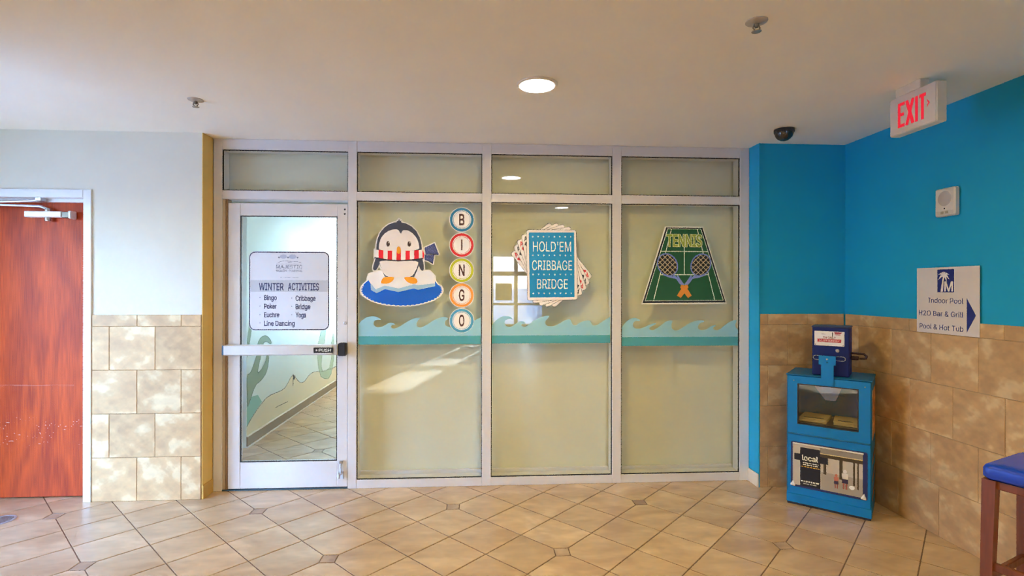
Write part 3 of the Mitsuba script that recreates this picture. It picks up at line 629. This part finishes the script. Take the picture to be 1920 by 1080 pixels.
for x, z, s in ((0.300, 0.205, 0.85), (0.350, 0.222, 1.15)):
    ad('photo_shorts', Polygon([(x - .014 * s, z + .018 * s), (x + .014 * s, z + .018 * s), (x + .015 * s, z - .006 * s), (x - .015 * s, z - .006 * s)]), '#33273a', 4)
    ad('photo_legs', unary_union([sbox(x - .011 * s, z - .04 * s, x - .003 * s, z - .006 * s), sbox(x + .003 * s, z - .04 * s, x + .011 * s, z - .006 * s)]), '#94513f', 3)
ad('photo_bag', ell(0.388, 0.195, 0.016, 0.013), '#e6e4e2', 3)
ad('black_band', sbox(0.086, 0.142, 0.208, 0.408), '#17171d', 1)
ad('name_bar', sbox(0.050, 0.318, 0.252, 0.362), '#17171d', 4)
put('masthead_lettering', text('local', Mn, 0.098, 0.322, 0.036, 0.096, *NL(5), True), paint('#f2f1ee', 0.4), rkc)
def scribble(x0, x1, z, w, col, seed):
    r = random.Random(seed); q, x = [], x0
    while x < x1 - 0.004:
        l = r.uniform(0.008, 0.02); q.append(sbox(x, z, min(x + l, x1), z + w)); x += l + 0.004
    ad('text_line', unary_union(q), col, 5)
scribble(0.102, 0.196, 0.302, 0.006, '#e6e6e6', 1); scribble(0.102, 0.196, 0.289, 0.006, '#e6e6e6', 2); scribble(0.094, 0.204, 0.275, 0.006, '#c9973f', 3)
scribble(0.092, 0.206, 0.172, 0.010, '#e6e6e6', 4); scribble(0.104, 0.192, 0.158, 0.006, '#b9b9b9', 5)
put('top_roll', nb(tube([(0.040, -0.006, 0.430), (0.452, -0.006, 0.430)], 0.006)), paint('#d6d2c8', 0.4), rkc, smooth=40)
for x in (0.040, 0.452):
    put('corner_clip', nb(trimesh.convex.convex_hull(np.array([(x - .016, -0.003, .142), (x + .016, -0.003, .136), (x + .004, -0.003, .172), (x, -0.012, .148), (x - .014, -0.010, .136), (x + .012, -0.010, .132)]))), paint('#dedcd8', 0.3), rkc)
put('side_picture', flat(sbox(0.03, 0.52, 0.33, 0.84), frame(NB[:3, 3] + NB[:3, 0] * W_, NB[:3, 1], (0, 0, 1)), 0.0002, 0.0016), procmat('side_print', stone('#7a4420', '#b0703c', '#d9a671', 44, 9, 9, 9), 0.4), nbx, label='orange brown picture on the side')
for z in (0.12, 0.24, 0.36): put('side_louvre', flat(Polygon([(0.04, z), (0.32, z + 0.03), (0.32, z + 0.06), (0.04, z + 0.03)]), frame(NB[:3, 3] + NB[:3, 0] * W_, NB[:3, 1], (0, 0, 1)), 0.0002, 0.002), paint('#6e4524', 0.5), nbx)
CX0, CX1, CY0, CY1, CZ1 = 0.150, 0.368, 0.055, 0.245, 1.250
cb = put('coin_box', nb(bx(CX0, CX1, CY0, CY1, H_, CZ1, 0.006)), paint('#101d50', 0.5, 0, 0.2), nbx, label='navy coin mechanism on top')
put('lid_lip', nb(bx(CX0 - 0.004, CX1 + 0.004, CY0 - 0.004, CY1 + 0.004, CZ1 - 0.008, CZ1 + 0.002, 0.002)), paint('#2c3550', 0.3, 0.3), cb)
Mc = frame((NB @ np.array([0, CY0, 0, 1]))[:3], NB[:3, 0], (0, 0, 1))
cc = aff(0, 0, CX0 - 0.128 + 0.0, 1.318, 1296, 1080, CX0 - 0.128 + 0.62, 0.82)
pl = put('price_plate', flat(sbox(0.164, 1.118, 0.340, 1.218), Mc, 0.0, 0.002), paint('#dcdde4', 0.35), cb, label='white price plate')
def pp(name, mesh, col): put('plate_' + name, mesh, paint(col, 0.4), pl) if False else put(name, mesh, paint(col, 0.4), cb)
pp('price_lettering', text('75¢ DAILY', Mc, 0.214, 1.168, 0.013, 0.076, 0.002, 0.0026, True), '#6d1a28')
pp('red_bar', flat(sbox(0.182, 1.143, 0.322, 1.165), Mc, 0.002, 0.0026), '#a52030')
pp('bar_lettering', text('$1.50 SUNDAY', Mc, 0.192, 1.1475, 0.012, 0.12, 0.0026, 0.0032, True), '#e6d9dc')
pp('plate_logo', flat(Polygon([(0.280, 1.214), (0.326, 1.214), (0.320, 1.203), (0.286, 1.203)]), Mc, 0.002, 0.0026), '#8a2030')
pp('plate_logo_line', flat(sbox(0.287, 1.193, 0.318, 1.199), Mc, 0.002, 0.0026), '#b06070')
pp('coin_slot', flat(sbox(0.2685, 1.182, 0.2725, 1.210), Mc, 0.002, 0.003), '#101015')
pp('plate_mark', flat(sbox(0.206, 1.194, 0.230, 1.201), Mc, 0.002, 0.0026), '#a9abb8')
for x in (0.171, 0.333): pp('plate_screw', flat(Point(x, 1.125).buffer(0.003, quad_segs=3), Mc, 0.002, 0.003), '#22242c')
put('lock', nb(lathe([(0, 0), (0.012, 0), (0.011, 0.006), (0.005, 0.007), (0.004, 0.003), (0, 0.003)], (0.300, CY0, 1.088), (0, -1, 0), 20)), CHROME, cb, smooth=40)
for x0, x1 in ((0.158, 0.205), (0.286, 0.338)):
    q = LineString([(x0 + .014, 1.034), (x1 - .006, 1.034)]).buffer(0.016, quad_segs=6)
    put('wire_loop', flat(q.difference(q.buffer(-0.0035)), Mc, 0.001, 0.005), CHROME, cb)
br_ = put('door_bracket', flat(unary_union([sbox(0.198, 0.995, 0.297, 1.056), sbox(0.212, 0.855, 0.285, 1.0)]), Mn, 0.0065, 0.016), BLUE, nbx, label='blue pull bracket on the door')
put('bolt', flat(Point(0.247, 1.034).buffer(0.006, quad_segs=4), Mn, 0.016, 0.020), CHROME, br_)
put('bolt', flat(Point(0.247, 1.012).buffer(0.006, quad_segs=4), Mn, 0.016, 0.018), BLUED, br_)
put('hasp', nb(join(tube([(CX1, 0.16, 1.068), (CX1 + 0.075, 0.16, 1.066), (CX1 + 0.092, 0.16, 1.052), (CX1 + 0.086, 0.16, 1.036), (CX1 + 0.05, 0.16, 1.032)], 0.007), bx(CX1, CX1 + 0.045, 0.145, 0.175, 1.022, 1.048, 0.004))), paint('#2e1512', 0.4, 0.3), nbx, smooth=40, label='dark hasp loop at the side')
put('chute', nb(trimesh.convex.convex_hull(np.array([(x, y, z) for y in (0.10, 0.105) for x, z in ((0.11, 0.89), (0.345, 0.89), (0.285, 0.735), (0.225, 0.735))]))), paint('#66758c', 0.4), nbx, label='pale chute plate inside the window')
for k, (x0, x1, y0, y1, a) in enumerate(((0.065, 0.245, 0.06, 0.26, -2), (0.268, 0.415, 0.07, 0.27, 3))):
    m = join(*[bx(x0 + rt.uniform(0, .006), x1 - rt.uniform(0, .006), y0, y1, 0.5775 + 0.009 * q, 0.5855 + 0.009 * q, 0.003) for q in range(3)])
    m.apply_transform(trimesh.transformations.rotation_matrix(math.radians(a), (0, 0, 1), ((x0 + x1) / 2, (y0 + y1) / 2, 0)))
    key = thing('newspaper', ('wider' if k == 0 else 'narrower') + ' folded newspaper stack on the ' + ('left' if k == 0 else 'right') + ' behind the window of the blue box', 'newspaper')
    put('pages', nb(m), paint('#b39b62', 0.7), key)
    put('headline', nb(bx(x0 + 0.03, x1 - 0.03, y0 + 0.02, y0 + 0.05, 0.6036, 0.6042)), paint('#6a5a3e', 0.7), key)

# ------------------------------------------------------------------ signs and devices on the right wall
def wall_frame(n=0.0): return frame((XP - n, 0, 0), (0, -1, 0), (0, 0, 1))
ds = thing('direction_sign', 'white square pool and bar direction sign with a navy arrow on the right wall', 'sign')
Mw = frame((XP - 0.009, 3.168, 1.238), (0, -1, 0), (0, 0, 1))
SW, SH = 0.418, 0.403
put('panel', flat(sbox(0, 0, SW, SH), Mw, 0.0, 0.005), paint('#d5cfcf', 0.4), ds)
NV = paint('#1c2266', 0.45)
put('logo_square', flat(sbox(0.150, 0.252, 0.262, 0.390), Mw, 0.005, 0.0056), NV, ds)
LW = paint('#ebe6e6', 0.4)
fr_ = []
for a0, ln in ((25, .040), (70, .034), (115, .034), (155, .042), (200, .040), (-15, .038), (-50, .032)):
    a = math.radians(a0); c = np.array([0.194, 0.352])
    tip = c + ln * np.array([math.cos(a), math.sin(a)]) + np.array([0, -0.012]); md = c + 0.55 * ln * np.array([math.cos(a), math.sin(a)]) + np.array([0, 0.003])
    nrm = np.array([-math.sin(a), math.cos(a)]) * 0.0055
    fr_.append(Polygon([tuple(c - nrm * .4), tuple(md - nrm), tuple(tip), tuple(md + nrm), tuple(c + nrm * .4)]).buffer(0.0006))
trunk = Polygon([(0.190, 0.352), (0.198, 0.352), (0.193, 0.310), (0.188, 0.254), (0.172, 0.254), (0.182, 0.310)])
put('logo_palm', flat(unary_union(fr_ + [trunk]), Mw, 0.0056, 0.0062), LW, ds)
put('logo_letter', text('M', Mw, 0.198, 0.258, 0.058, 0.058, 0.0056, 0.0062, True), LW, ds)
for s, x0, x1, zb in (('Indoor Pool', 0.086, 0.322, 0.186), ('H2O Bar & Grill', 0.016, 0.322, 0.106), ('Pool & Hot Tub', 0.022, 0.322, 0.024)):
    put('lettering', text(s, Mw, x0, zb, 0.031, x1 - x0, 0.005, 0.0056), NV, ds)
put('arrow', flat(Polygon([(0.343, 0.022), (0.398, 0.122), (0.343, 0.218)]), Mw, 0.005, 0.0056), NV, ds)

sp = thing('wall_speaker', 'small white square wall speaker with a round grille above the direction sign', 'speaker')
Mk = frame((XP - 0.001, 3.012, 1.944), (0, -1, 0), (0, 0, 1))
def dev(x0, x1, z0, z1, n0, n1, b):
    m = bx(x0, x1, z0, z1, n0, n1, b); m.apply_transform(Mk); return m
put('housing', dev(0, 0.134, 0.0, 0.168, 0, 0.038, 0.008), paint('#d8d4d0', 0.4), sp)
gm = lathe([(0.0, 0.040), (0.043, 0.040), (0.046, 0.037), (0.046, 0.036)], (0.068, 0.105, 0), n=32); gm.apply_transform(Mk)
put('grille', gm, paint('#b4afae', 0.6), sp, smooth=40)
put('indicator', flat(Point(0.068, 0.045).buffer(0.004), Mk, 0.038, 0.040), DARK, sp)
put('label_strip', flat(sbox(0.008, 0.010, 0.126, 0.032), Mk, 0.038, 0.0392), paint('#c9c4bb', 0.4), sp)
for x in (0.045, 0.075): put('button', flat(sbox(x, 0.014, x + 0.018, 0.028), Mk, 0.0392, 0.0410), paint('#a39d90', 0.4), sp)

ex = thing('exit_sign', 'white box exit sign with red letters hanging from the ceiling', 'exit sign')
XE = 2.300
put('housing', bx(XE, XE + 0.055, 2.497, 2.797, 2.360, 2.566, 0.004), paint('#d9d6d0', 0.4), ex)
Me = frame((XE, 2.797, 2.360), (0, -1, 0), (0, 0, 1))
put('face_plate', flat(rrect(0.004, 0.004, 0.296, 0.202, 0.004), Me, 0.0003, 0.003), paint('#dcd8d8', 0.4), ex)
put('canopy', bx(XE + 0.002, XE + 0.053, 2.60, 2.765, 2.566, 2.6155, 0.003), paint('#e4e0da', 0.4), ex)
def red(mesh): return mikit.ply(mesh, paint('#7a0a18', 0.6), emitter={'type': 'area', 'radiance': {'type': 'rgb', 'value': [0.72, 0.006, 0.03]}})
def bars(*qs): return unary_union([LineString(q).buffer(w, cap_style=2) for w, q in qs])
EZ0, EZ1 = 0.034, 0.168
for ch, q in (('E', bars((.0085, [(0.066, EZ0), (0.066, EZ1)]), (.0085, [(0.066, EZ1 - .0085), (0.103, EZ1 - .0085)]), (.0085, [(0.066, 0.103), (0.098, 0.103)]), (.0085, [(0.066, EZ0 + .0085), (0.103, EZ0 + .0085)]))),
              ('X', bars((.0095, [(0.116, EZ0), (0.158, EZ1)]), (.0095, [(0.158, EZ0), (0.116, EZ1)])).intersection(sbox(0, EZ0, 0.3, EZ1))),
              ('I', bars((.0085, [(0.180, EZ0), (0.180, EZ1)]))), ('T', bars((.0085, [(0.217, EZ0), (0.217, EZ1)]), (.0085, [(0.197, EZ1 - .0085), (0.238, EZ1 - .0085)])))):
    put('letter', red(flat(q, Me, 0.003, 0.0036)), None, ex, label='red glowing letter ' + ch)
put('chevron', red(flat(Polygon([(0.245, 0.128), (0.262, 0.109), (0.245, 0.090), (0.245, 0.099), (0.254, 0.109), (0.245, 0.119)]), Me, 0.003, 0.0036)), None, ex, label='small red arrow')

# ------------------------------------------------------------------ ceiling fittings
def downlight(x, y, label):
    t = thing('downlight', label, 'ceiling light', 'recessed ceiling downlights')
    put('trim', lathe([(0.094, -0.003), (0.096, -0.010), (0.103, -0.011), (0.111, -0.005), (0.112, 0.0), (0.094, 0.0)], (x, y, ZC - 0.0004), n=48), paint('#ded9d2', 0.4), t, smooth=40)
    m = trimesh.creation.cylinder(0.0945, 0.002, sections=48); m.apply_translation((x, y, ZC - 0.0042))
    put('lens', mikit.ply(m, paint('#f0ede6', 0.5), emitter={'type': 'area', 'radiance': {'type': 'rgb', 'value': list(LAMP)}}), None, t)
downlight(0.304, 2.812, 'round white lit downlight in the ceiling in front of the glazing')
for x, y, w in ((1.107, 0.93, 'right of the camera'), (-1.9, 0.2, 'left of the camera'), (1.3, -2.6, 'halfway to the rear doors on the right'), (-1.5, -4.2, 'towards the rear wall on the left')): downlight(x, y, 'round lit ceiling downlight out of frame, ' + w)

downlight(-1.5, 8.4, 'added unseen downlight warming the corridor behind the glass door')  # extra lamp out of view, added to warm the corridor floor

def sprinkler(x, y, label):
    t = thing('fire_sprinkler', label, 'sprinkler', 'ceiling fire sprinklers')
    put('escutcheon', lathe([(0.012, -0.012), (0.030, -0.009), (0.043, -0.003), (0.044, 0.0), (0.012, 0.0)], (x, y, ZC - 0.0004), n=28), paint('#b9b1a6', 0.35, 0.3), t, smooth=40)
    put('body', lathe([(0, -0.026), (0.007, -0.026), (0.009, -0.018), (0.012, -0.010), (0, -0.010)], (x, y, ZC), n=14), paint('#6f675c', 0.35, 0.7), t, smooth=40)
    put('arms', join(tube([(x - .010, y, ZC - .016), (x - .015, y, ZC - .028), (x - .004, y, ZC - .040)], 0.0028, 6), tube([(x + .010, y, ZC - .016), (x + .015, y, ZC - .028), (x + .004, y, ZC - .040)], 0.0028, 6)), paint('#8c857a', 0.3, 0.8), t, smooth=40)
    put('deflector', lathe([(0, -0.045), (0.018, -0.044), (0.020, -0.042), (0.006, -0.039), (0, -0.039)], (x, y, ZC), n=16), paint('#a9a297', 0.3, 0.8), t)
sprinkler(-1.674, 3.171, 'small metal sprinkler head above the wall left of the glass door')
sprinkler(1.138, 2.090, 'small metal sprinkler head nearest the top edge, right of the downlight')

sc_ = thing('security_camera', 'black dome security camera on the ceiling near the teal pier', 'security camera')
put('base', lathe([(0.062, -0.020), (0.066, -0.018), (0.066, 0.0), (0.0, 0.0)], (2.105, 3.50, ZC - 0.0004), n=36), paint('#1a1a20', 0.4), sc_, smooth=40)
put('dome', lathe([(0.0, -0.080)] + [(0.060 * math.sin(a), -0.020 - 0.060 * math.cos(a)) for a in np.linspace(0.12, math.pi / 2, 10)], (2.105, 3.50, ZC), n=36), paint('#0d0d14', 0.08, 0, 0.6, 1.0), sc_, smooth=60)
put('ring', lathe([(0.060, -0.026), (0.064, -0.024), (0.064, -0.018), (0.060, -0.018)], (2.105, 3.50, ZC), n=36), paint('#2a2730', 0.3), sc_, smooth=40)

# ------------------------------------------------------------------ floor drain, bar stool
fd = thing('floor_drain', 'round slotted metal floor drain by the red door', 'floor drain')
o = (-3.104, 3.568, 0)
put('rim', lathe([(0.066, 0.0006), (0.067, 0.004), (0.080, 0.003), (0.082, 0.0006)], o, n=32), paint('#a09e9d', 0.45), fd, smooth=40)
m = trimesh.creation.cylinder(0.066, 0.0012, sections=32); m.apply_translation((o[0], o[1], 0.0011)); put('well', m, paint('#1e1e22', 0.6), fd)
for k in range(-4, 5):
    hy = math.sqrt(max(0.066 ** 2 - (k * 0.0145) ** 2, 0)) - 0.001
    put('bar', bx(o[0] + k * 0.0145 - 0.0035, o[0] + k * 0.0145 + 0.0035, o[1] - hy, o[1] + hy, 0.0017, 0.0042, 0.0008), paint('#a7a5a4', 0.45), fd)

bs = thing('bar_stool', 'wooden bar stool with a royal blue padded seat at the right edge', 'bar stool')
SA, SB = np.array([0.915, 0.404, 0]), np.array([0.404, -0.915, 0])
MS = np.eye(4); MS[:3, 0], MS[:3, 1], MS[:3, 2], MS[:3, 3] = SA / np.linalg.norm(SA), -SB / np.linalg.norm(SB), (0, 0, 1), (2.186, 2.155, 0)
def stl(m): m = m.copy(); m.apply_transform(MS); return m
Ls, ZS = 0.40, 0.755
def cushion():
    q = rrect(0, -Ls, Ls, 0, 0.035); prof = [(0.010, 0.0), (0.0, 0.012), (0.0, 0.044), (0.006, 0.058), (0.020, 0.066), (0.06, 0.070), (0.12, 0.072)]
    rings = []
    for inset, zz in prof:
        c = np.array(q.buffer(0).exterior.coords)[:-1]; ctr = np.array([Ls / 2, -Ls / 2])
        rings.append(np.c_[ctr + (c - ctr) * (1 - inset / (Ls / 2)), np.full(len(c), ZS - 0.072 + zz)])
    n = len(rings[0]); v = np.vstack(rings + [[[Ls / 2, -Ls / 2, ZS + 0.001]], [[Ls / 2, -Ls / 2, ZS - 0.072]]]); f = []
    for r in range(len(rings) - 1):
        for k in range(n):
            a, b = r * n + k, r * n + (k + 1) % n; f += [[a, b, b + n], [a, b + n, a + n]]
    r = (len(rings) - 1) * n
    for k in range(n): f += [[r + k, r + (k + 1) % n, len(v) - 2], [(k + 1) % n, k, len(v) - 1]]
    m = trimesh.Trimesh(v, np.array(f), process=False); trimesh.repair.fix_normals(m); return m
put('seat', stl(cushion()), paint('#1140c4', 0.3, 0, 0.5), bs, smooth=50, label='royal blue vinyl cushion')
put('apron', stl(bx(0.02, Ls - 0.02, -Ls + 0.02, -0.02, ZS - 0.11, ZS - 0.0725, 0.003)), 'stool_wood', bs)
for sx in (0, 1):
    for sy in (0, 1):
        x, y = (0.028, Ls - 0.028)[sx], (-0.028, -Ls + 0.028)[sy]; dx, dy = (-0.012 if sx == 0 else 0.012), (0.012 if sy == 0 else -0.012)
        p = [(x + dx + a * 0.018, y + dy + b * 0.018, 0.0) for a in (-1, 1) for b in (-1, 1)] + [(x + a * 0.024, y + b * 0.024, ZS - 0.0725) for a in (-1, 1) for b in (-1, 1)]
        put('leg', stl(trimesh.convex.convex_hull(np.array(p))), 'stool_wood', bs)
for q in (bx(0.04, Ls - 0.04, -0.034, -0.014, 0.24, 0.275, 0.003), bx(0.04, Ls - 0.04, -Ls + 0.014, -Ls + 0.034, 0.24, 0.275, 0.003), bx(0.014, 0.034, -Ls + 0.04, -0.04, 0.29, 0.325, 0.003), bx(Ls - 0.034, Ls - 0.014, -Ls + 0.04, -0.04, 0.29, 0.325, 0.003)):
    put('stretcher', stl(q), 'stool_wood', bs)
